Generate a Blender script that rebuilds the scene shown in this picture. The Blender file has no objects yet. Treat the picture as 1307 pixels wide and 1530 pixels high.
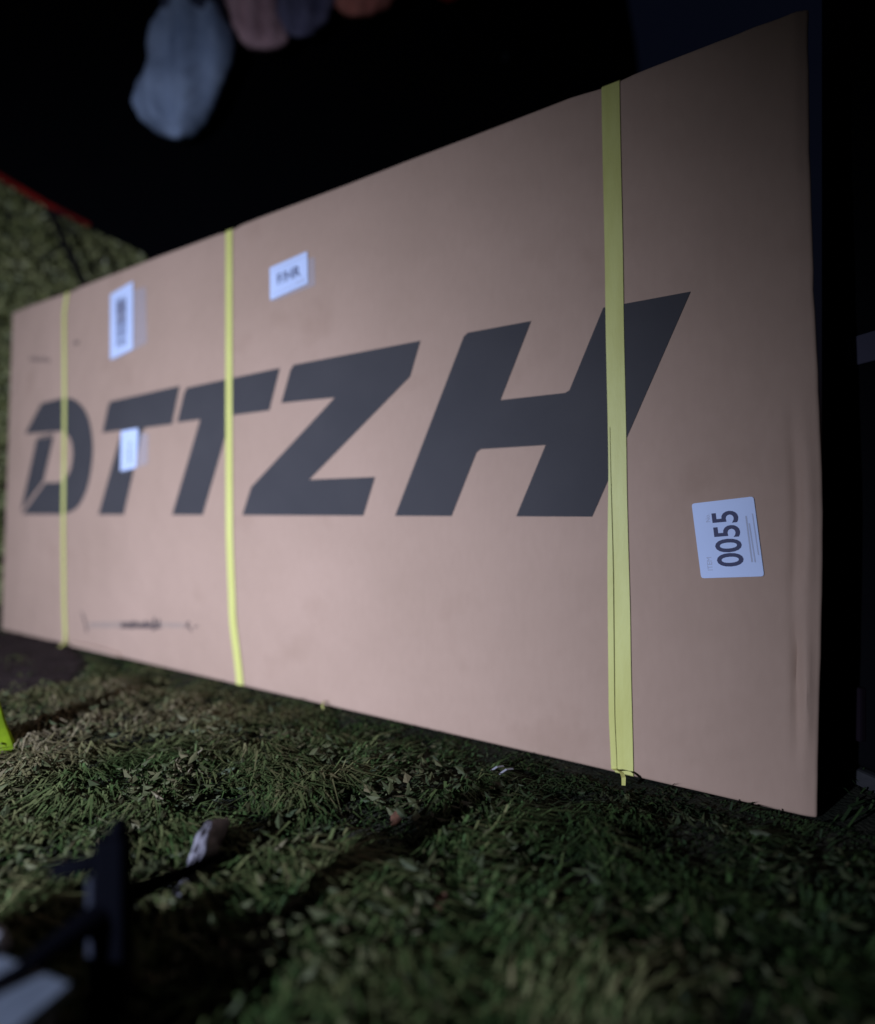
import bpy, bmesh, math, random
import numpy as np
from mathutils import Vector, Matrix, noise

random.seed(7); rng = np.random.default_rng(7)
sc = bpy.context.scene
C = sc.collection
R = math.radians

# ------------------------------------------------------------------ camera
CAM_H = 0.607
cam_d = bpy.data.cameras.new('camera'); cam = bpy.data.objects.new('camera', cam_d); C.objects.link(cam)
cam.location = (0, 0, CAM_H); cam.rotation_euler = (R(90), 0, 0)
cam_d.sensor_fit = 'HORIZONTAL'; cam_d.sensor_width = 36; cam_d.lens = 36*850/1307
cam_d.clip_start = 0.02; cam_d.clip_end = 2000
cam_d.dof.use_dof = True; cam_d.dof.focus_distance = 1.22; cam_d.dof.aperture_fstop = 0.70
sc.camera = cam

# ------------------------------------------------------------------ night sky
w = bpy.data.worlds.new('World'); sc.world = w; w.use_nodes = True
nt = w.node_tree; bg = nt.nodes['Background']
sky = nt.nodes.new('ShaderNodeTexSky'); sky.sky_type = 'NISHITA'; sky.sun_disc = False
sky.sun_elevation = R(-2.8); sky.sun_rotation = R(150); sky.air_density = 1.0; sky.ozone_density = 2.2
nt.links.new(sky.outputs['Color'], bg.inputs['Color']); bg.inputs['Strength'].default_value = 0.075

# faint moon-like sun from the sky's side
sd = bpy.data.lights.new('moonlight', 'SUN'); sd.energy = 0.004; sd.angle = R(0.5); sd.color = (0.75, 0.85, 1)
so = bpy.data.objects.new('moonlight', sd); C.objects.link(so); so.rotation_euler = (R(50), 0, R(150))

# the hand torch that lights the box, held to the left of the camera
td = bpy.data.lights.new('torch', 'SPOT'); td.energy = 1010; td.color = (0.60, 0.70, 1.0)
td.spot_size = R(145.4); td.spot_blend = 1.0; td.shadow_soft_size = 0.03
to = bpy.data.objects.new('torch', td); C.objects.link(to); to.location = (-1.70, -0.79, 0.80)
to.rotation_euler = (Vector((-1.919, 1.507, -0.473)) - Vector(to.location)).to_track_quat('-Z', 'Y').to_euler()

sc.view_settings.view_transform = 'Standard'; sc.view_settings.look = 'None'
sc.view_settings.exposure = 0.0; sc.view_settings.gamma = 1.0; sc.view_settings.use_curve_mapping = False

# ------------------------------------------------------------------ helpers
def mat(name, col, rough=0.8, spec=0.3, col2=None, scale=6, detail=6, bump=0.0, bscale=60, sss=0, alpha=1.0,
        stretch=(1, 1, 1), lo=0.35, hi=0.65, metallic=0.0, trans=0.0):
    m = bpy.data.materials.new(name); m.use_nodes = True
    n = m.node_tree; b = n.nodes['Principled BSDF']; L = n.links.new
    b.inputs['Roughness'].default_value = rough; b.inputs['Specular IOR Level'].default_value = spec
    b.inputs['Metallic'].default_value = metallic
    b.inputs['Base Color'].default_value = (*col, 1)
    b.inputs['Alpha'].default_value = alpha
    b.inputs['Transmission Weight'].default_value = trans
    tc = n.nodes.new('ShaderNodeTexCoord'); mp = n.nodes.new('ShaderNodeMapping')
    mp.inputs['Scale'].default_value = stretch; L(tc.outputs['Object'], mp.inputs['Vector'])
    if col2:
        t = n.nodes.new('ShaderNodeTexNoise'); t.inputs['Scale'].default_value = scale; t.inputs['Detail'].default_value = detail
        L(mp.outputs['Vector'], t.inputs['Vector'])
        r = n.nodes.new('ShaderNodeValToRGB')
        r.color_ramp.elements[0].position = lo; r.color_ramp.elements[0].color = (*col, 1)
        r.color_ramp.elements[1].position = hi; r.color_ramp.elements[1].color = (*col2, 1)
        L(t.outputs['Fac'], r.inputs['Fac']); L(r.outputs['Color'], b.inputs['Base Color'])
    if bump:
        t2 = n.nodes.new('ShaderNodeTexNoise'); t2.inputs['Scale'].default_value = bscale; t2.inputs['Detail'].default_value = 4
        L(mp.outputs['Vector'], t2.inputs['Vector'])
        bp = n.nodes.new('ShaderNodeBump'); bp.inputs['Strength'].default_value = bump; bp.inputs['Distance'].default_value = 0.01
        L(t2.outputs['Fac'], bp.inputs['Height']); L(bp.outputs['Normal'], b.inputs['Normal'])
    return m

def obj(name, me, m, parent=None, smooth=False):
    if isinstance(me, bmesh.types.BMesh):
        bm = me; me = bpy.data.meshes.new(name); bm.normal_update(); bm.to_mesh(me); bm.free()
    if m is not None and not me.materials: me.materials.append(m)
    if smooth:
        for p in me.polygons: p.use_smooth = True
    o = bpy.data.objects.new(name, me); C.objects.link(o)
    if parent: o.parent = parent
    return o

def empty(name, loc, rz=0):
    o = bpy.data.objects.new(name, None); C.objects.link(o); o.location = loc; o.rotation_euler = (0, 0, rz)
    o.empty_display_size = 0.1
    return o

def tag(o, label=None, cat=None, group=None, kind=None):
    if label: o['label'] = label
    if cat: o['category'] = cat
    if group: o['group'] = group
    if kind: o['kind'] = kind
    return o

def add_box(bm, lo, hi, bev=0.0, seg=2, M=None):
    r = bmesh.ops.create_cube(bm, size=1.0); vs = r['verts']
    for v in vs:
        v.co = Vector((lo[i] + (v.co[i]+0.5)*(hi[i]-lo[i]) for i in range(3)))
    if M is not None: bmesh.ops.transform(bm, matrix=M, verts=vs)
    if bev:
        es = list({e for v in vs for e in v.link_edges})
        bmesh.ops.bevel(bm, geom=es, offset=bev, segments=seg, affect='EDGES', profile=0.6)

def tube(bm, pts, rads, n=10, cap=True, flat=1.0):
    rings = []
    pts = [Vector(p) for p in pts]
    up = Vector((0, 0, 1))
    for i, p in enumerate(pts):
        d = (pts[min(i+1, len(pts)-1)] - pts[max(i-1, 0)]).normalized()
        a = d.cross(up)
        if a.length < 1e-3: a = d.cross(Vector((0, 1, 0)))
        a.normalize(); b = a.cross(d).normalized()
        r = rads[i] if hasattr(rads, '__len__') else rads
        rings.append([bm.verts.new(p + a*math.cos(2*math.pi*k/n)*r*flat + b*math.sin(2*math.pi*k/n)*r) for k in range(n)])
    for i in range(len(rings)-1):
        for k in range(n):
            bm.faces.new((rings[i][k], rings[i][(k+1) % n], rings[i+1][(k+1) % n], rings[i+1][k]))
    if cap:
        bm.faces.new(rings[0][::-1]); bm.faces.new(rings[-1])
    bmesh.ops.recalc_face_normals(bm, faces=bm.faces)

def prism(bm, pts, y0, y1):
    """polygon in x/z given as (x, z), extruded along y from y0 to y1"""
    a = [bm.verts.new((x, y0, z)) for x, z in pts]; b = [bm.verts.new((x, y1, z)) for x, z in pts]
    bm.faces.new(a); bm.faces.new(b[::-1])
    n = len(pts)
    for i in range(n): bm.faces.new((a[i], b[i], b[(i+1) % n], a[(i+1) % n]))
    bmesh.ops.recalc_face_normals(bm, faces=bm.faces)

def smooth01(t): t = max(0., min(1., t)); return t*t*(3-2*t)

# ------------------------------------------------------------------ materials
M = {}
M['ground'] = mat('dark_turf_soil', (0.012, 0.014, 0.008), 1, 0.1, (0.03, 0.028, 0.017), 9, bump=0.6, bscale=90)
M['soil'] = mat('bare_soil', (0.020, 0.013, 0.011), 1, 0.1, (0.034, 0.022, 0.019), 14, bump=0.9, bscale=60)
M['white_paper'] = mat('label_paper', (0.48, 0.54, 0.68), 0.6, 0.25, (0.52, 0.58, 0.72), 5)
M['ink'] = mat('black_print_ink', (0.043, 0.039, 0.038), 0.8, 0.18, (0.050, 0.045, 0.043), 4, bump=0.05, bscale=180)
M['label_ink'] = mat('label_ink', (0.05, 0.05, 0.09), 0.7, 0.3)
M['label_blue'] = mat('worn_label_ink', (0.10, 0.11, 0.17), 0.7, 0.3)
M['label_grey'] = mat('label_faint_ink', (0.36, 0.37, 0.43), 0.7, 0.3)
M['stamp'] = mat('smudged_stamp_ink', (0.07, 0.05, 0.045), 0.8, 0.2, (0.16, 0.11, 0.08), 40, lo=0.45, hi=0.65)
M['strap'] = mat('yellow_strapping', (0.49, 0.455, 0.125), 0.5, 0.3, (0.55, 0.52, 0.16), 30, bump=0.12, bscale=240, stretch=(1, 1, .15))
M['black_tarp'] = mat('black_tarpaulin', (0.0012, 0.0012, 0.0016), 0.9, 0.02, bump=0.2, bscale=5)
M['red_hem'] = mat('dark_red_hem', (0.16, 0.006, 0.003), 0.9, 0.1, (0.07, 0.003, 0.002), 6)
M['timber'] = mat('dark_weathered_timber', (0.008, 0.007, 0.005), 0.95, 0.05, (0.014, 0.012, 0.009), 12)
M['pale_cloth'] = mat('pale_blue_cloth', (0.30, 0.35, 0.43), 0.95, 0.05, (0.17, 0.21, 0.28), 4, bump=0.2, bscale=8)
M['neck'] = mat('dark_blue_neck_cloth', (0.06, 0.065, 0.09), 0.95, 0.05, (0.03, 0.032, 0.045), 6)
M['dusky'] = mat('dusky_mauve_cloth', (0.60, 0.36, 0.34), 0.95, 0.05, (0.36, 0.21, 0.21), 6)
M['navy'] = mat('navy_cloth', (0.19, 0.17, 0.23), 0.95, 0.05, (0.10, 0.09, 0.135), 6)
M['red_cloth'] = mat('faded_red_cloth', (0.70, 0.25, 0.17), 0.95, 0.05, (0.45, 0.15, 0.11), 6)
M['dark_red'] = mat('dark_red_cloth', (0.26, 0.018, 0.014), 0.95, 0.05)
M['black_metal'] = mat('black_painted_metal', (0.0010, 0.0010, 0.0018), 0.85, 0.02)
M['steel_blue'] = mat('dull_dark_steel', (0.013, 0.014, 0.019), 0.7, 0.1)
M['crate'] = mat('blue_grey_plastic', (0.060, 0.068, 0.080), 0.6, 0.2, (0.095, 0.106, 0.122), 30, bump=0.15, bscale=120, stretch=(1, .25, 1))
M['rag'] = mat('pale_rag', (0.32, 0.31, 0.31), 0.9, 0.1, (0.2, 0.19, 0.2), 30)
M['plastic'] = mat('pale_crumpled_plastic', (0.15, 0.135, 0.14), 0.6, 0.2, (0.05, 0.042, 0.046), 22)
M['hivis'] = mat('neon_yellow_green_fabric', (0.22, 0.31, 0.01), 0.9, 0.05, (0.12, 0.18, 0.01), 14)
M['cabinet'] = mat('black_cabinet_paint', (0.002, 0.002, 0.0025), 0.8, 0.05)
M['plate'] = mat('dull_grey_plate', (0.050, 0.045, 0.058), 0.9, 0.05)
M['purple'] = mat('dark_purple_plastic', (0.008, 0.005, 0.007), 0.9, 0.05)
M['sill'] = mat('grey_sill', (0.035, 0.033, 0.033), 0.9, 0.05, (0.018, 0.018, 0.017), 20)
M['metal_ring'] = mat('dull_metal', (0.10, 0.10, 0.11), 0.4, 0.5, metallic=0.8)

def kraft():
    m = bpy.data.materials.new('kraft_cardboard'); m.use_nodes = True
    n = m.node_tree; b = n.nodes['Principled BSDF']; L = n.links.new
    b.inputs['Roughness'].default_value = 0.78; b.inputs['Specular IOR Level'].default_value = 0.25
    tc = n.nodes.new('ShaderNodeTexCoord')
    def nz(scale, detail, stretch=(1, 1, 1)):
        mp = n.nodes.new('ShaderNodeMapping'); mp.inputs['Scale'].default_value = stretch
        L(tc.outputs['Object'], mp.inputs['Vector'])
        t = n.nodes.new('ShaderNodeTexNoise'); t.inputs['Scale'].default_value = scale; t.inputs['Detail'].default_value = detail
        L(mp.outputs['Vector'], t.inputs['Vector']); return t.outputs['Fac']
    r = n.nodes.new('ShaderNodeValToRGB'); e = r.color_ramp.elements
    e[0].position = 0.3; e[0].color = (0.330, 0.216, 0.145, 1); e[1].position = 0.7; e[1].color = (0.378, 0.248, 0.170, 1)
    L(nz(1.6, 5), r.inputs['Fac'])
    r2 = n.nodes.new('ShaderNodeValToRGB'); e = r2.color_ramp.elements
    e[0].position = 0.3; e[0].color = (0.975, 0.97, 0.965, 1); e[1].position = 0.72; e[1].color = (1.015, 1.015, 1.015, 1)
    L(nz(70, 3, (1, 1, .35)), r2.inputs['Fac'])
    r3 = n.nodes.new('ShaderNodeValToRGB'); e = r3.color_ramp.elements     # scuffs and handling dirt
    e[0].position = 0.24; e[0].color = (0.88, 0.86, 0.84, 1); e[1].position = 0.40; e[1].color = (1, 1, 1, 1)
    L(nz(3.7, 9), r3.inputs['Fac'])
    m1 = n.nodes.new('ShaderNodeMix'); m1.data_type = 'RGBA'; m1.blend_type = 'MULTIPLY'; m1.inputs[0].default_value = 1
    L(r.outputs[0], m1.inputs[6]); L(r2.outputs[0], m1.inputs[7])
    m2 = n.nodes.new('ShaderNodeMix'); m2.data_type = 'RGBA'; m2.blend_type = 'MULTIPLY'; m2.inputs[0].default_value = 1
    L(m1.outputs[2], m2.inputs[6]); L(r3.outputs[0], m2.inputs[7]); L(m2.outputs[2], b.inputs['Base Color'])
    # corrugation showing through plus soft buckling of the sheet
    wv = n.nodes.new('ShaderNodeTexWave'); wv.inputs['Scale'].default_value = 45; wv.inputs['Distortion'].default_value = 0.6
    L(tc.outputs['Object'], wv.inputs['Vector'])
    b1 = n.nodes.new('ShaderNodeBump'); b1.inputs['Strength'].default_value = 0.012; b1.inputs['Distance'].default_value = 0.004
    L(wv.outputs['Fac'], b1.inputs['Height'])
    b2 = n.nodes.new('ShaderNodeBump'); b2.inputs['Strength'].default_value = 0.40; b2.inputs['Distance'].default_value = 0.05
    L(nz(3.2, 3), b2.inputs['Height']); L(b2.outputs['Normal'], b1.inputs['Normal'])
    L(b1.outputs['Normal'], b.inputs['Normal'])
    return m
M['kraft'] = kraft()

def clear_film():
    m = bpy.data.materials.new('clear_tape_film'); m.use_nodes = True
    n = m.node_tree; b = n.nodes['Principled BSDF']; L = n.links.new
    b.inputs['Base Color'].default_value = (0.55, 0.57, 0.64, 1); b.inputs['Roughness'].default_value = 0.3
    b.inputs['Alpha'].default_value = 0.13
    return m
M['film'] = clear_film()

def veg(name, cols, rough=0.6, spec=0.3):
    """leaf material tinted per leaf by the 'tint' attribute"""
    m = bpy.data.materials.new(name); m.use_nodes = True
    n = m.node_tree; b = n.nodes['Principled BSDF']; L = n.links.new
    a = n.nodes.new('ShaderNodeAttribute'); a.attribute_name = 'tint'
    r = n.nodes.new('ShaderNodeValToRGB')
    while len(r.color_ramp.elements) < len(cols): r.color_ramp.elements.new(0.5)
    for i, (p, c) in enumerate(cols):
        r.color_ramp.elements[i].position = p; r.color_ramp.elements[i].color = (*c, 1)
    L(a.outputs['Fac'], r.inputs['Fac']); L(r.outputs['Color'], b.inputs['Base Color'])
    b.inputs['Roughness'].default_value = rough; b.inputs['Specular IOR Level'].default_value = spec
    return m
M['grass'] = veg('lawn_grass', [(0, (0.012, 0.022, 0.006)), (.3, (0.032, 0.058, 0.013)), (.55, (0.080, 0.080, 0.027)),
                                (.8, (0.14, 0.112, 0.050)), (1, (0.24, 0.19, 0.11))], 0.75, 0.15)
M['leafy'] = veg('ground_leaves', [(0, (0.020, 0.028, 0.009)), (.5, (0.055, 0.055, 0.020)), (.8, (0.10, 0.078, 0.038)), (1, (0.17, 0.135, 0.085))], 0.7, 0.2)
M['hedge'] = veg('hedge_leaves', [(0, (0.095, 0.105, 0.030)), (.5, (0.19, 0.185, 0.065)), (.9, (0.28, 0.26, 0.11)), (1, (0.60, 0.56, 0.40))], 0.5, 0.35)
M['bark'] = mat('hedge_bark', (0.02, 0.015, 0.01), 0.95, 0.1, (0.04, 0.03, 0.02), 20)

# ------------------------------------------------------------------ the ground
bm = bmesh.new()
bmesh.ops.create_grid(bm, x_segments=60, y_segments=60, size=1.0)
for v in bm.verts:
    x, y = v.co.x, v.co.y
    v.co.x = math.copysign(abs(x)**3.2, x)*400; v.co.y = math.copysign(abs(y)**3.2, y)*400
g = obj('ground', bm, M['ground']); tag(g, kind='structure')

# frame of the box: u along its long front face (left to right), y into the box, z up
BOX_O = Vector((-2.149, 2.863, 0.004)); BOX_A = R(-31.15)
AX = Vector((0.8558, -0.5173, 0)); NI = Vector((0.5173, 0.8558, 0))
def front_dist(x, y):            # metres in front (+) of the box's front face; None beside it
    d = (x - BOX_O.x)*NI.x + (y - BOX_O.y)*NI.y
    u = (x - BOX_O.x)*AX.x + (y - BOX_O.y)*AX.y
    return -d, u

SOIL = [(-3.3, 3.05), (-2.05, 2.83), (-1.62, 2.56), (-1.38, 2.26), (-1.27, 2.02), (-1.33, 1.86), (-1.60, 1.76), (-2.6, 1.66), (-3.4, 2.0)]
def in_poly(x, y, P):
    c = False; j = len(P)-1
    for i in range(len(P)):
        if (P[i][1] > y) != (P[j][1] > y) and x < (P[j][0]-P[i][0])*(y-P[i][1])/(P[j][1]-P[i][1]) + P[i][0]: c = not c
        j = i
    return c
# bare soil by the far end of the box: a low uneven sheet
bm = bmesh.new()
NX, NY = 56, 40; vv = {}
for i in range(NX+1):
    for j in range(NY+1):
        x = -3.5 + i*2.4/NX; y = 1.6 + j*1.5/NY
        if in_poly(x, y, SOIL):
            vv[i, j] = bm.verts.new((x, y, 0.006 + 0.012*max(0, noise.noise(Vector((x*9, y*9, 0)))) + 0.004*noise.noise(Vector((x*40, y*40, 2)))))
for i in range(NX):
    for j in range(NY):
        q = [(i, j), (i+1, j), (i+1, j+1), (i, j+1)]
        if all(k in vv for k in q): bm.faces.new([vv[k] for k in q])
soil = obj('bare_soil', bm, M['soil'], smooth=True); tag(soil, kind='structure')

# ------------------------------------------------------------------ grass and ground leaves (uncountable)
def in_view(x, y): return y > 0.55 and abs(x) < 0.80*y + 0.06
def scatter(n_try, xr, yr, keep):
    xs = rng.uniform(*xr, n_try); ys = rng.uniform(*yr, n_try)
    return [(x, y) for x, y in zip(xs, ys) if keep(x, y)]
def blocked(x, y):
    d, u = front_dist(x, y)
    return (-0.25 < d < 0.004 and -0.12 < u < 3.40)
def grow(x, y):
    d, u = front_dist(x, y)
    k = 1.0
    if -0.15 < u < 3.5 and d >= 0: k = 0.16 + 0.84*smooth01((d-0.02)/0.30)
    return k
def build_leaves(name, items, m, kind='stuff'):
    """items: list of (verts(list), faces, tint)"""
    V, F, T = [], [], []
    for vs, fs, t in items:
        o = len(V); V.extend(vs); F.extend([tuple(o+i for i in f) for f in fs]); T.extend([t]*len(vs))
    me = bpy.data.meshes.new(name); me.from_pydata(V, [], F)
    at = me.attributes.new('tint', 'FLOAT', 'POINT'); at.data.foreach_set('value', np.array(T, dtype=np.float32))
    return obj(name, me, m)

near = lambda x, y: in_view(x, y) and not blocked(x, y) and front_dist(x, y)[0] > 0
far = lambda x, y: not (in_view(x, y) and front_dist(x, y)[0] > 0) and not blocked(x, y)
def patch(x, y):                 # broad patches: worn straw-coloured turf, lush tufts, thin spots
    big = noise.noise(Vector((x*1.5+4, y*1.5, 3))); mid = noise.noise(Vector((x*5+1, y*5, 8))); return big, mid
pts = [(p, 1) for p in scatter(330000, (-2.3, 1.3), (0.5, 2.9), near)][:64000] + \
      [(p, 0) for p in scatter(52000, (-4.0, 2.8), (-0.5, 4.2), far)]
items = []
for (x, y), nr in pts:
    if in_poly(x, y, SOIL) and random.random() < 0.985: continue
    clump = noise.noise(Vector((x*13, y*13, 0))); big, mid = patch(x, y)
    if mid < -0.15 and random.random() < 0.72: continue            # thin spots show the soil
    if clump < -0.2 and random.random() < 0.6: continue
    hgt = (0.014 + 0.026*random.random()**1.8)*max(.35, 1 + 1.2*clump + .5*mid)*grow(x, y)
    if grow(x, y) < .5 and random.random() < .05: hgt = random.uniform(.010, .022)
    wd = (0.0016 + 0.0026*random.random()**2) * (1 if nr else 1.35)
    a = -0.75 + 2.2*noise.noise(Vector((x*4, y*4, 5))) + random.gauss(0, .55)     # tufts combed one way
    lean = abs(random.gauss(1.1, 0.45)) * hgt * 1.5
    dx, dy = math.cos(a), math.sin(a); px, py = -dy*wd, dx*wd
    z2 = hgt*random.uniform(.25, .8) + 0.003
    vs = [(x-px, y-py, 0), (x+px, y+py, 0), (x+dx*lean*.45-px*.9, y+dy*lean*.45-py*.9, hgt*.75), (x+dx*lean*.45+px*.9, y+dy*lean*.45+py*.9, hgt*.75), (x+dx*lean, y+dy*lean, z2)]
    if front_dist(vs[4][0], vs[4][1])[0] < 0.004 and front_dist(x, y)[0] > 0: continue
    lush = math.exp(-((x+.72)/.20)**2 - ((y-1.30)/.22)**2)         # the one fresh green patch
    worn = math.exp(-((x+1.0)/.45)**2 - ((y-1.55)/.5)**2)
    beam_fade = smooth01((x + .45*(y-1) + .35)/1.1)                    # torch falloff painted into the tint: greener and darker towards the right
    t = min(1, max(0, 0.37 + 0.24*clump + 0.16*big + .20*mid + .46*worn - .42*beam_fade + random.gauss(0, 0.10)))
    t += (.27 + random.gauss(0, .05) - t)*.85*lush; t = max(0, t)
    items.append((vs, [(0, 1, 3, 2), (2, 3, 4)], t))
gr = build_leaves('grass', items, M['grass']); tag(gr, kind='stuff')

items = []
for x, y in scatter(60000, (-2.2, 1.3), (0.5, 2.8), near)[:10500]:
    if in_poly(x, y, SOIL): continue
    big, mid = patch(x, y); c = noise.noise(Vector((x*6+9, y*6, 1)))
    if c < 0.0 and random.random() < 0.85: continue
    k = grow(x, y)
    s = random.uniform(0.005, 0.019)*(0.5+0.5*k); a = -.8 + 1.4*noise.noise(Vector((x*4, y*4, 5))) + random.gauss(0, .7); z = random.uniform(0.008, 0.042)*k
    d = Vector((math.cos(a), math.sin(a), random.gauss(0, .4))).normalized(); sd_ = Vector((-d.y, d.x, random.gauss(0, .5))).normalized()
    p = Vector((x, y, z)); wv = s*random.uniform(.25, .6)
    nrm = d.cross(sd_).normalized()*s*0.22
    vs = [p - d*s, p + sd_*wv - nrm, p + d*s, p - sd_*wv - nrm, p]
    if any(front_dist(v.x, v.y)[0] < 0.003 for v in vs): continue
    vs = [(v.x, v.y, max(v.z, .003)) for v in vs]
    items.append((vs, [(0, 4, 1), (1, 4, 2), (2, 4, 3), (3, 4, 0)], min(1, max(0, 0.36+0.35*c+.2*big-.36*smooth01((x+.45*(y-1)+.35)/1.1)+random.gauss(0, .17)))))  # leaf tint carries the same painted dimming towards the right
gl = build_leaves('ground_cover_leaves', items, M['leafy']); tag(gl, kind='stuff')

# ------------------------------------------------------------------ hedge at the far left
hedge = empty('hedge', (-2.7, 3.95, 0))
tag(hedge, 'tall olive green leafy hedge beyond the far left end of the box', 'hedge')
items = []
for _ in range(70000):
    x = random.uniform(-2.4, 1.7); z = random.uniform(0.02, 3.6)
    f = random.random()**1.6
    wob = 0.16*noise.noise(Vector((x*1.6, z*1.6, 0))) + 0.10*noise.noise(Vector((x*5, z*5, 4)))
    y = -0.32 + wob + f*0.5
    cl = noise.noise(Vector((x*3, z*3, 7)))
    if noise.noise(Vector((x*6, y*6, z*6))) < -0.45: continue
    s = random.uniform(0.014, 0.036)
    d = Vector((random.gauss(0, 1), random.gauss(-.4, .7), random.gauss(-.3, 1))).normalized()
    sdv = d.cross(Vector((random.gauss(0, .5), -1, random.gauss(.4, .5)))).normalized()
    nn = d.cross(sdv).normalized()
    p = Vector((x, y, z)); wv = s*.5
    vs = [p-d*s, p+sdv*wv+nn*s*.15, p+d*s, p-sdv*wv+nn*s*.15, p]
    items.append(([tuple(v) for v in vs], [(0, 4, 1), (1, 4, 2), (2, 4, 3), (3, 4, 0)], min(1, max(0, .42+.4*cl+random.gauss(0, .17)))))
fo = build_leaves('foliage', items, M['hedge']); fo.parent = hedge; fo['kind'] = 'stuff'
for k in range(7):
    bm = bmesh.new(); x = -2.1 + k*0.58 + random.uniform(-.1, .1); P = [Vector((x, 0.12, 0))]
    for i in range(6): P.append(P[-1] + Vector((random.gauss(0, .07), random.gauss(0, .03), .53)))
    tube(bm, P, [0.03*(1-i/9) for i in range(7)], 7); obj('stem', bm, M['bark'], hedge, True)

# ------------------------------------------------------------------ timber frame with the black tarpaulin behind the box
fr = empty('timber_frame', (0, 3.42, 0)); tag(fr, 'dark timber frame carrying the black sheet behind the box', 'frame')
for x in (-3.55, 2.80):
    bm = bmesh.new(); add_box(bm, (x-.05, -.05, 0.0), (x+.05, .05, 4.16), .006); obj('post', bm, M['timber'], fr)
bm = bmesh.new(); add_box(bm, (-3.7, -.052, 4.16), (2.95, .052, 4.27), .006); obj('beam', bm, M['timber'], fr)

tarp = empty('black_tarpaulin', (0, 3.25, 0))
tag(tarp, 'black sheet with a dark red lower edge hanging behind the box', 'tarpaulin')
def tarp_bottom(x):              # the drawn-up lower edge on the left, ground level further right
    P = [(-3.4, 3.0), (-2.5, 2.515), (-2.22, 2.345), (-1.95, 2.215), (-1.68, 2.085), (-1.5, 1.6), (-1.3, 0.5), (-1.1, 0.05), (1.3, 0.05)]
    for i in range(len(P)-1):
        if x <= P[i+1][0]:
            t = (x-P[i][0])/(P[i+1][0]-P[i][0]); return P[i][1] + t*(P[i+1][1]-P[i][1])
    return P[-1][1]
def tarp_y(x, z): return 0.02*math.sin(x*7+0.6*z) + 0.03*noise.noise(Vector((x*2.0, z*.7, 0)))
bm = bmesh.new(); nx, nz = 90, 40; grid = []
for i in range(nx+1):
    x = -3.4 + i*4.55/nx
    row = []
    for j in range(nz+1):
        t = j/nz; zb = tarp_bottom(x); z = 4.20 + (zb-4.20)*t
        xx = x - (0.07*(1-max(0, z-2.9)/1.3) - 0.07)*0 + (0.0 if i < nx else 0.0)
        xr = 1.05 + 0.10*(1-smooth01((z-3.0)/0.9))     # right edge swings out lower down
        xx = -3.4 + (xr+3.4)*i/nx
        row.append(bm.verts.new((xx, tarp_y(xx, z), z)))
    grid.append(row)
for i in range(nx):
    for j in range(nz): bm.faces.new((grid[i][j], grid[i][j+1], grid[i+1][j+1], grid[i+1][j]))
sheet = obj('sheet', bm, M['black_tarp'], tarp, True)
sm = sheet.modifiers.new('thick', 'SOLIDIFY'); sm.thickness = 0.004
bm = bmesh.new()
hp = [Vector((x, tarp_y(x, tarp_bottom(x))-0.004, tarp_bottom(x)+0.012)) for x in np.linspace(-3.38, -1.98, 40)]
tube(bm, hp, [0.032*(1-0.6*i/39) for i in range(40)], 8); obj('red_hem', bm, M['red_hem'], tarp, True)
bm = bmesh.new()
for k in range(24):
    pass
tor = []
for k in range(25):
    a = 2*math.pi*k/24; tor.append(Vector((0.385+0.014*math.cos(a), tarp_y(.385, 3.2)-0.012, 3.185+0.018*math.sin(a))))
tube(bm, tor, 0.003, 6, cap=False); obj('eyelet', bm, M['metal_ring'], tarp, True)

bm = bmesh.new(); tube(bm, [(-1.30, 3.52, 0.0), (-2.13, 3.50, 1.91), (-2.40, 3.48, 2.52), (-2.62, 3.46, 3.0)], [0.024]*4, 9)
o = obj('leaning_pole', bm, M['timber'], None, True); tag(o, 'thin dark pole leaning in front of the hedge at upper left', 'pole')

# washing line with cloths in front of the sheet
line = empty('washing_line', (0, 3.08, 0)); tag(line, 'thin line strung above the box carrying cloths', 'line')
bm = bmesh.new(); tube(bm, [(-3.5, 0.29, 3.98), (-2.4, 0.02, 3.86), (-1, 0, 3.80), (0.4, 0, 3.82), (1.6, .05, 3.9), (2.75, 0.29, 3.98)], .004, 6); obj('rope', bm, M['timber'], line, True)

def blanket(name, pts, m, label, thick=0.09, folds=6, seed=0, y=3.05, cat='cloth', group=None, ztop=3.81, wave=0.03):
    """a hanging cloth: closed lobed body whose left/right outline varies with height; pts = [(z, xl, xr)] top to bottom"""
    bm = bmesh.new(); n = 28; rows = 30
    x0 = sum((p[1]+p[2])/2 for p in pts)/len(pts)
    root = []
    rings = []
    for r in range(rows+1):
        t = r/rows*(len(pts)-1); i = min(int(t), len(pts)-2); k = t-i
        ks = k*k*(3-2*k)
        z = pts[i][0]+(pts[i+1][0]-pts[i][0])*k
        xl = pts[i][1]+(pts[i+1][1]-pts[i][1])*ks; xr = pts[i][2]+(pts[i+1][2]-pts[i][2])*ks
        cx, hw = (xl+xr)/2, max((xr-xl)/2, 0.002)
        th = thick*min(1, hw/0.12)
        ring = []
        for a in range(n):
            an = 2*math.pi*a/n
            px = cx + hw*math.cos(an)
            fold = wave*math.sin(folds*px*9+seed+z*1.4)*min(1, (1-abs(math.cos(an)))*2.0) + 0.03*noise.noise(Vector((px*7+seed, z*5, seed)))
            py = -th*math.sin(an) - (fold if math.sin(an) > 0 else 0)*min(1, hw/.1)
            ring.append(bm.verts.new((px - x0, py, z)))
        rings.append(ring)
    for r in range(rows):
        for a in range(n): bm.faces.new((rings[r][a], rings[r][(a+1) % n], rings[r+1][(a+1) % n], rings[r+1][a]))
    bm.faces.new(rings[0]); bm.faces.new(rings[-1][::-1])
    bmesh.ops.recalc_face_normals(bm, faces=bm.faces)
    o = obj(name, bm, m, None, True); o.location = (x0, y, 0); tag(o, label, cat, group)
    return o
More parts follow.
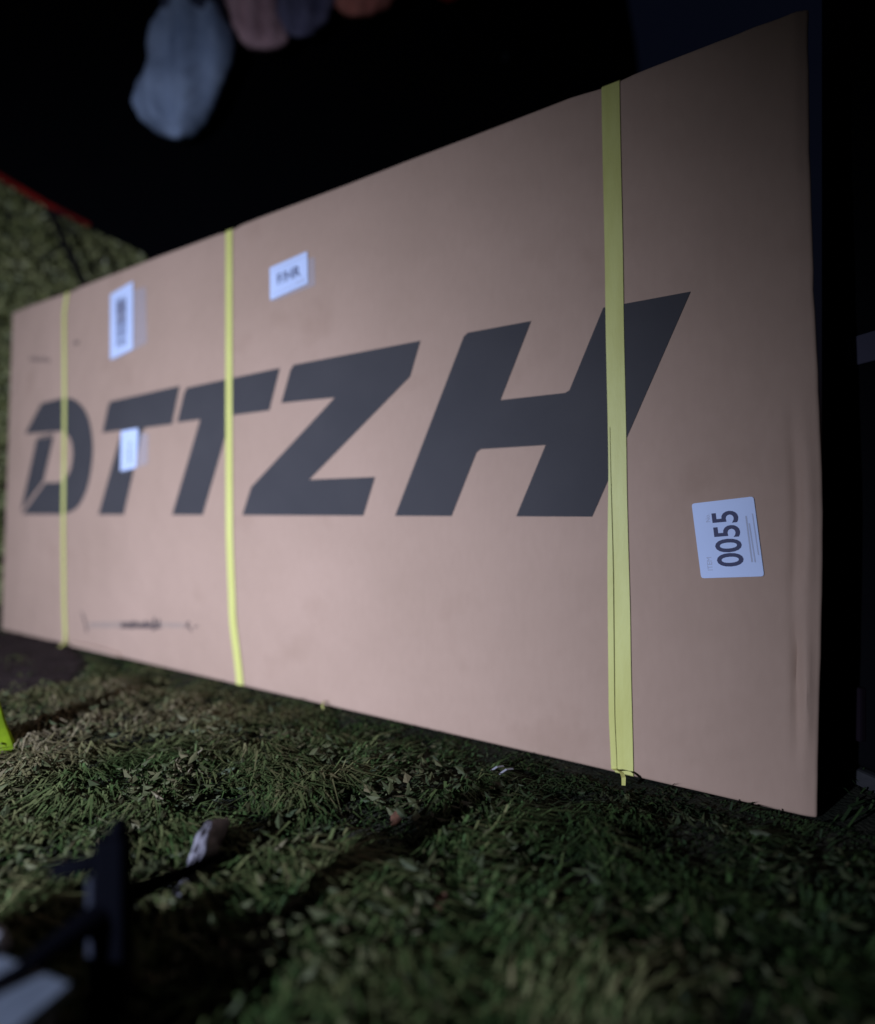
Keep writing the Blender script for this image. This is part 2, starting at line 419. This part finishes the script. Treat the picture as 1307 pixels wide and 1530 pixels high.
G = 'cloths hanging on the line'
pc = blanket('hanging_cloth', [(3.29, -1.46, -1.16), (3.24, -1.51, -1.13), (3.17, -1.55, -1.09), (3.10, -1.555, -1.085), (3.03, -1.55, -1.10), (2.95, -1.57, -1.135), (2.87, -1.61, -1.165),
                              (2.79, -1.635, -1.195), (2.72, -1.60, -1.235), (2.67, -1.54, -1.29), (2.63, -1.46, -1.36), (2.615, -1.43, -1.39)],
             M['pale_cloth'], 'pale blue grey cloth bundle hanging against the black sheet', .11, 4, 1.0, group=G, wave=.05)
nk = blanket('dark_neck', [(3.80, -1.40, -1.20), (3.5, -1.42, -1.18), (3.36, -1.46, -1.15), (3.29, -1.47, -1.14), (3.255, -1.45, -1.17)], M['neck'], None, .085, 5, 6.0, cat=None, y=3.045)
nk.parent = pc; nk.matrix_parent_inverse = Matrix.Translation(-Vector(pc.location))
blanket('hanging_cloth', [(3.81, -1.15, -.86), (3.4, -1.15, -.86), (3.22, -1.10, -.82), (3.14, -1.06, -.80), (3.10, -1.02, -.84)], M['dusky'],
        'dusky mauve cloth hanging right of the pale blue bundle', .05, 7, 2.0, group=G)
blanket('hanging_cloth', [(3.81, -.86, -.53), (3.4, -.86, -.53), (3.26, -.86, -.58), (3.18, -.82, -.66), (3.16, -.78, -.7)], M['navy'],
        'dark navy cloth hanging between the mauve and red cloths', .05, 6, 3.0, group=G)
blanket('hanging_cloth', [(3.82, -.56, -.18), (3.42, -.56, -.18), (3.33, -.55, -.25), (3.29, -.52, -.33), (3.275, -.47, -.38)], M['red_cloth'],
        'faded red cloth hanging at the top edge of the picture', .05, 7, 4.0, group=G)
blanket('hanging_cloth', [(3.83, -.02, .14), (3.42, -.02, .14), (3.37, 0, .12), (3.345, .04, .08)], M['dark_red'],
        'small dark red cloth, rightmost of the hanging cloths', .03, 7, 5.0, group=G)

# ------------------------------------------------------------------ the cardboard box
box = empty('cardboard_box', BOX_O, BOX_A)
tag(box, 'huge brown cardboard box printed DTTZH and bound with yellow straps', 'box')
BH, BD, BL = 1.602, 0.22, 3.38
bm = bmesh.new(); add_box(bm, (0, 0, 0), (BL, BD, BH), 0.007, 3)
cuts_u = list(np.arange(0.2, 3.2, 0.2)) + [c+d for c in (.56, 1.655, 2.981) for d in (-.09, -.06, -.03, -.012, .012, .03, .06, .09)] + list(np.arange(3.22, 3.374, 0.006)); cuts_z = list(np.arange(0.04, 1.6, 0.04))
for u in cuts_u: bmesh.ops.bisect_plane(bm, geom=bm.verts[:]+bm.edges[:]+bm.faces[:], plane_co=(u, 0, 0), plane_no=(1, 0, 0))
for z in cuts_z: bmesh.ops.bisect_plane(bm, geom=bm.verts[:]+bm.edges[:]+bm.faces[:], plane_co=(0, 0, z), plane_no=(0, 0, 1))
def crease(u, z):
    c1 = 3.338 + 0.006*math.sin(z*9); w1 = smooth01((z-.10)/.12)*smooth01((.42-z)/.10)
    c2 = 3.334 + 0.004*math.sin(z*11+1); w2 = smooth01((z-.36)/.14)*smooth01((.86-z)/.2)
    d = .0075*w1*(math.exp(-((u-c1)/.007)**2) - .6*math.exp(-((u-c1-.016)/.008)**2))
    d += .006*w2*(math.exp(-((u-c2)/.009)**2) - .5*math.exp(-((u-c2-.02)/.010)**2))
    d += .007*smooth01((u-3.352)/.03)*(0.6+.4*math.sin(z*5))      # the right edge is crushed and rolls back
    return d
for v in bm.verts:
    u, y, z = v.co
    fl = max(0, 1-u/1.2); frr = max(0, (u-2.2)/1.18)
    v.co.x += fl*(-0.100 + 0.122*z/BH)
    v.co.x += frr*(-0.014*smooth01((z-.6)/1.0) + 0.010*math.exp(-((z-.55)/.35)**2) + 0.002*noise.noise(Vector((0, 0, z*14))))
    if y < BD*.5: v.co.y += crease(u, z)
    if z > BH*.98: v.co.z += 0.004*noise.noise(Vector((u*3, 0, 0))) + .0015*noise.noise(Vector((u*23, 0, 5)))
    if z > BH*.98: v.co.z -= .006*sum(math.exp(-((u-c)/.045)**2) for c in (.56, 1.655, 2.981))
body = obj('body', bm, M['kraft'], box, False)
for p in body.data.polygons: p.use_smooth = True
try:
    body.data.set_sharp_from_angle(angle=R(50))
except Exception: pass

# printed letters (flat print a fraction of a millimetre proud of the board)
Y0, Y1 = -0.0016, -0.0004
zb, zt = 0.592, 1.080
LET = [
 ('T', [[(.812, zb), (1.000, zb), (1.132, .925), (1.150, .939), (1.324, .939), (1.372, zt), (.902, zt-.012), (.886, zt-.03), (.843, .941), (.988, .941)]]),
 ('T', [[(1.326, zb), (1.507, zb), (1.658, .928), (1.676, .943), (1.854, .943), (1.904, zt-.002), (1.416, zt-.012), (1.400, zt-.03), (1.357, .943), (1.494, .943)]]),
 ('Z', [[(1.722, zb), (2.253, zb), (2.297, .706), (2.036, .706), (2.421, .986), (2.456, zt+.002), (1.968, zt), (1.953, zt-.014), (1.911, .962), (2.142, .956), (1.766, .688)]]),
 ('H', [[(2.369, zb), (2.556, zb), (2.632, .760), (2.644, .768), (2.823, .768), (2.745, zb), (2.938, zb), (3.152, zt), (2.964, zt), (2.883, .896), (2.872, .891), (2.701, .891), (2.785, zt), (2.606, zt), (2.594, zt-.008)]]),
]
Dtop = [(.158, .985), (.318, 1.118), (.545, 1.120), (.655, 1.085), (.728, 1.018), (.762, .925), (.762, .83), (.722, .71), (.640, .625), (.525, zb), (.128, zb),
        (.352, .742), (.495, .742), (.572, .783), (.600, .855), (.588, .920), (.530, .966), (.440, .975)]
Dstem = [(.272, .952), (.432, .955), (.338, .752), (.112, .606)]
def arc(P, n=6):
    out = []
    for i in range(len(P)-1):
        p0, p1, p2, p3 = (Vector(P[max(i-1, 0)]), Vector(P[i]), Vector(P[i+1]), Vector(P[min(i+2, len(P)-1)]))
        for k in range(n):
            t = k/n; q = .5*((2*p1)+(p2-p0)*t+(2*p0-5*p1+4*p2-p3)*t*t+(3*p1-p0-3*p2+p3)*t**3); out.append((q.x, q.y))
    return out + [P[-1]]
Dtop = Dtop[:1] + arc(Dtop[1:10]) + Dtop[10:11] + arc(Dtop[11:18])
LET.insert(0, ('D', [Dtop, Dstem]))
for ch, polys in LET:
    bm = bmesh.new()
    for P in polys: prism(bm, P, Y0, Y1)
    o = obj('printed_letter', bm, M['ink'], box); o['label'] = 'dark slanted printed letter ' + ch
bm = bmesh.new(); prism(bm, [(.29, .962), (.43, .970), (.432, .962), (.29, .956)], Y0, Y1); obj('print_dash', bm, M['ink'], box)

# yellow straps, each a full loop round the box
def ribbon(bm, path, w, th=0.0012, axis=Vector((1, 0, 0))):
    """flat band through path points, wide along axis"""
    P = [Vector(p) for p in path]; rows = []
    for i, p in enumerate(P):
        d = (P[min(i+1, len(P)-1)]-P[max(i-1, 0)]).normalized(); s = (axis - d*axis.dot(d)).normalized(); n = d.cross(s)
        ww = w[i] if hasattr(w, '__len__') else w
        rows.append([bm.verts.new(p + s*a*ww/2 + n*b*th/2) for a, b in ((-1, -1), (1, -1), (1, 1), (-1, 1))])
    for i in range(len(rows)-1):
        for k in range(4): bm.faces.new((rows[i][k], rows[i][(k+1) % 4], rows[i+1][(k+1) % 4], rows[i+1][k]))
    bm.faces.new(rows[0][::-1]); bm.faces.new(rows[-1])
    bmesh.ops.recalc_face_normals(bm, faces=bm.faces)
def strap(keys, w, name='strap', y=-0.0035, loop=True):
    def u_at(z):
        for i in range(len(keys)-1):
            z0, u0 = keys[i]; z1, u1 = keys[i+1]
            if z <= z0 and z >= z1:
                t = (z0-z)/(z0-z1); t = t*t*(3-2*t)*.5 + t*.5; return u0+(u1-u0)*t
        return keys[-1][1]
    path = []
    zt_ = BH - .0025
    for z in np.linspace(zt_-.006, 0.004, 46): path.append((u_at(z), y, z))
    if loop:
        u1 = path[-1][0]; ut = path[0][0]
        pre = [(ut, BD+.0035, .05), (ut, BD+.0035, zt_-.006), (ut, BD-.002, zt_+.001), (ut, .1, zt_+.0015), (ut, .004, zt_+.001)]
        path = pre + path + [(u1, .001, .0010), (u1, .1, -.0005), (u1, BD, -.0005)]
    bm = bmesh.new(); ribbon(bm, path, w); return obj(name, bm, M['strap'], box)
s1 = strap([(1.61, 2.981), (1.1, 2.990), (.71, 2.997), (.3, 3.006), (0, 3.012)], .041)
s2 = strap([(1.61, 1.655), (.9, 1.655), (.53, 1.657), (.25, 1.672), (0, 1.712)], .035)
s3 = strap([(1.61, .560), (1.5, .530), (1.1, .533), (.51, .522), (.2, .528), (0, .543)], .027)
# second narrow turn of band lying on the right-hand strap, its end springing off the bottom edge
bm = bmesh.new()
pa = []
for z in np.linspace(.80, .012, 30):
    k = (.80-z)/.79; pa.append((2.979 + .007*k + .004*smooth01((.15-z)/.15), -.0062 - .002*math.sin(k*3.1), z))
pa += [(2.997, -.014, .012), (3.006, -.030, .020), (3.018, -.050, .026), (3.026, -.068, .024), (3.029, -.082, .014)]
ribbon(bm, pa, [.003 + .010*smooth01(i/14) for i in range(30)] + [.012, .010, .009, .009, .008]); t = obj('strap_tail', bm, M['strap'], s1)
bm = bmesh.new()
pa = [(.545, -.006, .05), (.552, -.012, .02), (.575, -.03, .014), (.60, -.045, .016), (.61, -.06, .010)]
ribbon(bm, pa, .010); obj('strap_tail', bm, M['strap'], s3)
bm = bmesh.new()
tube(bm, [(2.10, -.004, .012), (2.115, -.02, .018), (2.118, -.032, .012), (2.13, -.04, .006)], .0022, 6); o = obj('loose_thread', bm, M['strap'], box, True)

# labels
def text_mesh(s, size, bold=0.0):
    cu = bpy.data.curves.new('print', 'FONT'); cu.body = s; cu.size = size; cu.align_x = 'CENTER'; cu.align_y = 'CENTER'; cu.offset = bold; cu.resolution_u = 4
    t = bpy.data.objects.new('print_tmp', cu); C.objects.link(t)
    bpy.context.view_layer.update()
    me = bpy.data.meshes.new_from_object(t.evaluated_get(bpy.context.evaluated_depsgraph_get()))
    bpy.data.objects.remove(t); bpy.data.curves.remove(cu); me.materials.clear()
    return me
def put_text(s, size, u, z, ang, m, parent, y, bold=0.0, name='label_print', sx=1.0):
    me = text_mesh(s, size, bold)
    me.transform(Matrix.Translation((u, y, z)) @ Matrix.Rotation(-ang, 4, 'Y') @ Matrix.Rotation(R(90), 4, 'X') @ Matrix.Diagonal((sx, 1, 1, 1)))
    return obj(name, me, m, parent)
def quad_sheet(name, P, y0, y1, m, parent, rc=0.006):
    """four-cornered paper with small rounded corners"""
    pts = []
    n = len(P)
    for i in range(n):
        p = Vector(P[i]); a = (Vector(P[i-1])-p); b = (Vector(P[(i+1) % n])-p)
        r = min(rc, a.length*.3, b.length*.3); a.normalize(); b.normalize()
        for k in range(4):
            t = k/3; q = (p+a*r)*(1-t)**2 + p*2*t*(1-t) + (p+b*r)*t*t; pts.append((q.x, q.y))
    bm = bmesh.new(); prism(bm, pts, y0, y1); return obj(name, bm, m, parent)
def bars(parent, u0, u1, z0, z1, horizontal, n, m, y, seed):
    """barcode strokes; strokes stacked along z when horizontal"""
    rd = random.Random(seed); bm = bmesh.new()
    a, b = (z0, z1) if horizontal else (u0, u1); p = a
    step = (b-a)/n
    for i in range(n):
        w_ = step*rd.uniform(.25, .75)
        lo, hi = a+i*step, a+i*step+w_
        P = [(u0, lo), (u1, lo), (u1, hi), (u0, hi)] if horizontal else [(lo, z0), (hi, z0), (hi, z1), (lo, z1)]
        vs = [bm.verts.new((x, y, z)) for x, z in P]; bm.faces.new(vs)
    return obj('barcode', bm, m, parent)
YL0, YL1 = -.0034, -.0020
# 0055 label, lower right
l = quad_sheet('shipping_label', [(3.154, .621), (3.173, .461), (3.290, .472), (3.271, .635)], YL0, YL1, M['white_paper'], box)
l['label'] = 'white label printed 0055 near the right edge of the box'
ang = R(90+6.5)
put_text('0055', .068, 3.226, .548, ang, M['label_ink'], l, YL0-.0004, .0012, sx=.88)
put_text('ITEM', .014, 3.190, .493, ang, M['label_grey'], l, YL0-.0004)
put_text('No.', .012, 3.186, .590, ang, M['label_grey'], l, YL0-.0004)
bm = bmesh.new()
for k, (a, b, wd) in enumerate(((.50, .595, .003), (.50, .580, .0025), (.515, .60, .002))):
    uo = 3.256 + .006*k
    vs = [bm.verts.new((x, YL0-.0004, z)) for x, z in ((uo+.0, b), (uo+.011, a), (uo+.011+wd, a), (uo+wd, b))]; bm.faces.new(vs)
obj('label_rule', bm, M['label_grey'], l)
# handwritten-style label upper middle
f = quad_sheet('clear_film', [(1.868, 1.302), (2.062, 1.318), (2.060, 1.408), (1.868, 1.410)], -.0026, -.0018, M['film'], box)
l = quad_sheet('shipping_label', [(1.860, 1.417), (1.862, 1.309), (2.031, 1.330), (2.029, 1.432)], -.0042, -.0030, M['white_paper'], box, .002)
l['label'] = 'small white label between the middle and right straps'
put_text('F/HR', .050, 1.946, 1.372, R(5), M['label_ink'], l, -.0046, .0008, sx=1.02)
put_text('ob 25', .016, 2.000, 1.345, R(5), M['label_grey'], l, -.0046)
bm = bmesh.new()
for P in ([(1.872, 1.326), (2.022, 1.340), (2.022, 1.342), (1.872, 1.328)], [(1.872, 1.402), (2.022, 1.418), (2.022, 1.420), (1.872, 1.404)]):
    bm.faces.new([bm.verts.new((x, -.0046, z)) for x, z in P])
obj('label_rule', bm, M['label_grey'], l)
# tall barcode label, upper left
f = quad_sheet('clear_film', [(.925, 1.235), (1.165, 1.275), (1.155, 1.500), (.925, 1.500)], -.0026, -.0018, M['film'], box)
l = quad_sheet('shipping_label', [(.908, 1.516), (.908, 1.243), (1.069, 1.264), (1.071, 1.538)], -.0042, -.0030, M['white_paper'], box, .002)
l['label'] = 'tall white barcode label between the left and middle straps'
bars(l, .950, 1.026, 1.290, 1.492, True, 40, M['label_ink'], -.0046, 3)
bm = bmesh.new()
for P in ([(.955, 1.385), (1.022, 1.385), (1.022, 1.470), (.955, 1.470)],): bm.faces.new([bm.verts.new((x, -.0044, z)) for x, z in P])
obj('label_print', bm, M['label_grey'], l)
put_text('250 x 3', .020, .990, 1.285, R(4), M['label_grey'], l, -.0046)
# small label on the first T
f = quad_sheet('clear_film', [(.995, .765), (1.17, .795), (1.175, .915), (1.000, .925)], -.0028, -.0019, M['film'], box)
l = quad_sheet('shipping_label', [(.988, .937), (.983, .772), (1.093, .782), (1.107, .940)], -.0046, -.0034, M['white_paper'], box, .002)
l['label'] = 'small white label stuck over the first letter T'
bars(l, 1.045, 1.060, .805, .890, True, 22, M['label_ink'], -.0050, 5)
bars(l, 1.008, 1.020, .805, .865, True, 16, M['label_grey'], -.0050, 6)
bm = bmesh.new(); bm.faces.new([bm.verts.new((x, -.0050, z)) for x, z in ((.988, .790), (1.080, .797), (1.080, .800), (.988, .793))]); obj('label_rule', bm, M['label_grey'], l)

# stamped marks on the board
def mark(P, m=M['stamp'], y=-.0010, name='stamped_mark'):
    bm = bmesh.new(); prism(bm, P, y, -.0003); return obj(name, bm, m, box)
mark([(.668, .168), (.690, .150), (.712, .118), (.724, .078), (.712, .076), (.702, .110), (.682, .142)])
rd = random.Random(4)
for k in range(9):
    u = .985 + k*.030 + rd.uniform(-.004, .004); z = .135 + k*.0034; hh = rd.uniform(.018, .030)*(1+.6*(k > 6)); ww = rd.uniform(.018, .028)
    mark([(u, z-hh*.6), (u+ww, z-hh*.4+.002), (u+ww*.8, z+hh*.8), (u+ww*.2, z+hh*.5)])
mark([(1.402, .168), (1.420, .196), (1.434, .190), (1.424, .180), (1.446, .162), (1.440, .158), (1.416, .174)])
mark([(1.452, .178), (1.478, .186), (1.478, .180), (1.456, .173)])
for k in range(6):
    u = .205 + k*.034; z = 1.345-.006*k; mark([(u, z-.012), (u+.016+.006*(k % 2), z-.010), (u+.014, z+.010), (u+.004, z+.012)])
M['smear'] = mat('grey_smear', (0.27, 0.195, 0.145), .85, .2, (0.31, 0.215, 0.15), 30)
mark([(.73, .098), (1.40, .168), (1.40, .186), (.98, .150), (.73, .120)], M['smear'], -.0006, 'ink_smear')
mark([(.98, .122), (1.26, .152), (1.25, .166), (.98, .146)], M['stamp'], -.0008)
mark([(.612, 1.352), (.650, 1.350), (.652, 1.362), (.614, 1.366)])
# lifted flap strip along the lower left edge
bm = bmesh.new(); prism(bm, [(.60, .004), (.98, .004), (.97, .018), (.78, .026), (.60, .020)], -.010, -.0015); obj('torn_flap', bm, M['kraft'], box)

# ------------------------------------------------------------------ dark cabinet beyond the right end
cab = empty('black_cabinet', (0.925, 1.32, 0), R(0)); tag(cab, 'black upright cabinet at the right edge beyond the box', 'cabinet')
cab.rotation_euler = (0, 0, math.atan2(0.046, 0.163)*-1 + R(32))
bm = bmesh.new(); add_box(bm, (0.0, -.34, .035), (.62, .045, 2.30), .02, 3); obj('body', bm, M['cabinet'], cab)
bm = bmesh.new(); add_box(bm, (-.012, -.36, 0.0), (.63, .055, .035), .008, 2); obj('base_sill', bm, M['sill'], cab)
bm = bmesh.new(); add_box(bm, (-.006, -.16, .935), (.002, -.026, 1.0), .002, 1); obj('name_plate', bm, M['plate'], cab)
bm = bmesh.new(); add_box(bm, (-.018, -.07, .10), (.003, .02, .22), .006, 2); obj('lower_vent', bm, M['purple'], cab)

# ------------------------------------------------------------------ foreground, lower left
# blue grey plastic tub: corner at (-.387, .6); long side runs back left
e_ang = math.atan2(.35, -.937)
tub = empty('plastic_tub', (-.378, .592, 0), e_ang); tag(tub, 'blue grey plastic tub with a lid at the lower left corner', 'tub')
# local x runs back-left along the long side, local y runs towards the camera side
bm = bmesh.new()
def taper(x0, x1, y0, y1, z0, z1, k):
    r = bmesh.ops.create_cube(bm, size=1.0)['verts']
    for v in r:
        tx, ty, tz = v.co + Vector((.5, .5, .5)); kk = k*(1-tz)
        v.co = Vector((x0+kk + tx*(x1-x0-2*kk), y0+kk + ty*(y1-y0-2*kk), z0+tz*(z1-z0)))
    bmesh.ops.bevel(bm, geom=list({e for v in r for e in v.link_edges}), offset=.008, segments=3, affect='EDGES')
taper(.006, .334, .006, .274, 0.0, .104, .012); obj('body', bm, M['crate'], tub, True)
bm = bmesh.new(); add_box(bm, (0, 0, .1045), (.34, .28, .118), .005, 3); lid = obj('lid', bm, M['crate'], tub)
bm = bmesh.new(); add_box(bm, (.05, .06, .1182), (.29, .25, .1195), .001, 2); obj('lid_panel', bm, M['crate'], lid)

def crumple(name, loc, size, m, label, cat, seed, rz=0, sub=4):
    bm = bmesh.new(); bmesh.ops.create_icosphere(bm, subdivisions=sub, radius=1.0)
    for v in bm.verts:
        n1 = noise.noise(v.co*1.3 + Vector((seed, 0, 0))); n2 = abs(noise.noise(v.co*3.1 + Vector((0, seed, 0)))); n3 = abs(noise.noise(v.co*7 + Vector((0, 0, seed))))
        r = 1 + .55*n1 - .45*n2 - .18*n3
        v.co = Vector((v.co.x*r*size[0], v.co.y*r*size[1], max(-.85, v.co.z*r)*size[2]))
    zmin = min(v.co.z for v in bm.verts)
    for v in bm.verts: v.co.z -= zmin
    o = obj(name, bm, m, None, True); o.location = loc; o.rotation_euler = (0, 0, rz); tag(o, label, cat); return o
crumple('rag', (-.508, .632, .1198), (.030, .024, .009), M['rag'], 'pale crumpled rag lying on the plastic tub', 'rag', 3.3, .4)
cp = crumple('plastic_scrap', (-.388, .955, .004), (.020, .072, .040), M['plastic'], 'pale crumpled plastic lying on the grass beside the black stand', 'plastic', 8.1, -.05)
bm = bmesh.new(); ribbon(bm, [(-.035, -.05, .012), (-.02, -.07, .016), (0.0, -.09, .012), (.016, -.104, .004)], .010, .001, Vector((1, .4, 0))); obj('torn_strip', bm, M['rag'], cp)

# black stand: post, short crossbar, long horizontal arm
st = empty('black_stand', (-.376, .660, 0)); st.scale = (1, 1, 1.13); tag(st, 'black metal stand with short crossbar and long arm in the foreground', 'stand')
bm = bmesh.new(); add_box(bm, (-.018, -.012, .006), (.018, .014, .205), .006, 3); obj('post', bm, M['black_metal'], st)
bm = bmesh.new(); add_box(bm, (-.026, -.010, .006), (-.0185, .010, .165), .002, 2); obj('side_strip', bm, M['steel_blue'], st)
bm = bmesh.new(); tube(bm, [(-.066, -.006, .172), (-.03, 0, .176), (0.0, .002, .179)], [.008, .009, .010], 10); obj('crossbar', bm, M['black_metal'], st, True)
bm = bmesh.new(); tube(bm, [(0.004, 0.003, .20), (.006, .003, .216), (.007, .003, .222)], [.012, .010, .004], 10); obj('top_cap', bm, M['black_metal'], st, True)
bm = bmesh.new(); tube(bm, [(-.110, -.120, .1105), (-.06, -.070, .1145), (-.02, -.02, .126), (.02, .03, .134), (.05, .06, .131), (.088, .11, .128)], [.0045, .0065, .014, .011, .009, .006], 12); obj('arm', bm, M['black_metal'], st, True)
bm = bmesh.new(); add_box(bm, (-.05, -.04, 0.0), (.06, .05, .007), .003, 2); obj('foot_plate', bm, M['black_metal'], st)

# neon fabric at the left edge of the picture
bm = bmesh.new(); rings = []
for r in range(15):
    t = r/14; ring = []
    for k in range(40):
        an = 2*math.pi*k/40; fold = 1 + (.16*math.sin(5*an+1.2) + .07*math.sin(11*an))*(1-t*.7)
        rr = (.050*(1-t)**.8 + .006)*fold; ring.append(bm.verts.new((rr*math.cos(an)*1.1 + .010*t*t, rr*math.sin(an), .002 + .165*t + .006*noise.noise(Vector((math.cos(an)*2, math.sin(an)*2, t*3))))))
    rings.append(ring)
for r in range(14):
    for k in range(40): bm.faces.new((rings[r][k], rings[r][(k+1) % 40], rings[r+1][(k+1) % 40], rings[r+1][k]))
bm.faces.new(rings[0][::-1]); bm.faces.new(rings[-1])
hv = obj('hi_vis_cloth', bm, M['hivis'], None, True); hv.location = (-1.128, 1.42, .004)
tag(hv, 'neon yellow green folded fabric standing on the grass at the left edge', 'fabric')

# fallen leaves and scraps that can be picked out one by one
def leaf(x, y, z, s, a, m, label, cat='leaf', tilt=.3, wid=.5, grp='fallen leaves on the grass', name='fallen_leaf'):
    bm = bmesh.new(); prof = [(-1, 0), (-.7, .45), (-.2, .95), (.3, .8), (.7, .4), (1, 0)]
    mid = [bm.verts.new((p*s, 0, s*.18*(p*p))) for p, q in prof]
    for sg in (-1, 1):
        ed = [mid[0]] + [bm.verts.new((p*s, sg*q*s*wid, s*.18*p*p + q*s*.16)) for p, q in prof[1:-1]] + [mid[-1]]
        for i in range(len(prof)-1):
            q = [mid[i], mid[i+1], ed[i+1], ed[i]]; q = [v for k, v in enumerate(q) if v not in q[:k]]
            bm.faces.new(q if sg > 0 else q[::-1])
    o = obj(name, bm, m, None, True); o.location = (x, y, z); o.rotation_euler = (tilt, -.25, a)
    o.modifiers.new('t', 'SOLIDIFY').thickness = .0005
    tag(o, label, cat, grp); return o
LB = mat('dry_brown_leaf', (0.15, 0.065, 0.035), .8, .2, (0.08, 0.04, 0.025), 60)
LP = mat('pale_dry_leaf', (0.26, 0.22, 0.18), .7, .2, (0.15, 0.13, 0.10), 50)
LG = mat('grey_green_leaf', (0.085, 0.10, 0.055), .7, .2, (0.05, 0.06, 0.035), 50)
def gp(px, py): d = CAM_H*850/(py-767); return ((px-653)/850*d, d)
for px, py, s, a, m, lb in ((592, 1240, .026, 1.2, LB, 'orange brown fallen leaf in the middle of the lawn'),
                            (448, 1308, .016, .2, LP, 'pale fallen leaf right of the crumpled plastic'),
                            (655, 1372, .022, 1.0, LB, 'brown fallen leaf low in the middle foreground'),
                            (1085, 1385, .015, .3, LG, 'pale green leaf on the dark lawn under the right strap'),
                            (770, 1245, .020, -.9, LP, 'pale narrow leaf below the right part of the box'),
                            (1135, 1265, .020, -.9, LG, 'grey green narrow leaf near the box corner'),
                            (340, 1168, .018, .4, LG, 'grey green leaf on the grass under the middle strap')):
    x, y = gp(px, py); leaf(x, y, .020, s, a, m, lb, wid=.45)
for k, (px, py) in enumerate(((742, 1166), (756, 1170))):
    x, y = gp(px, py); bm = bmesh.new()
    ribbon(bm, [(-.020, -.004, .0), (0, 0, .006), (.020, .006, .002)], .0045, .0008, Vector((0, 1, .3)))
    o = obj('paper_strip', bm, M['rag']); o.location = (x, y, .022); o.rotation_euler = (0, 0, .35)
    tag(o, 'thin white paper strip on the grass beneath the box, ' + ('left of a pair' if k == 0 else 'right of a pair'), 'paper', 'paper strips on the grass')
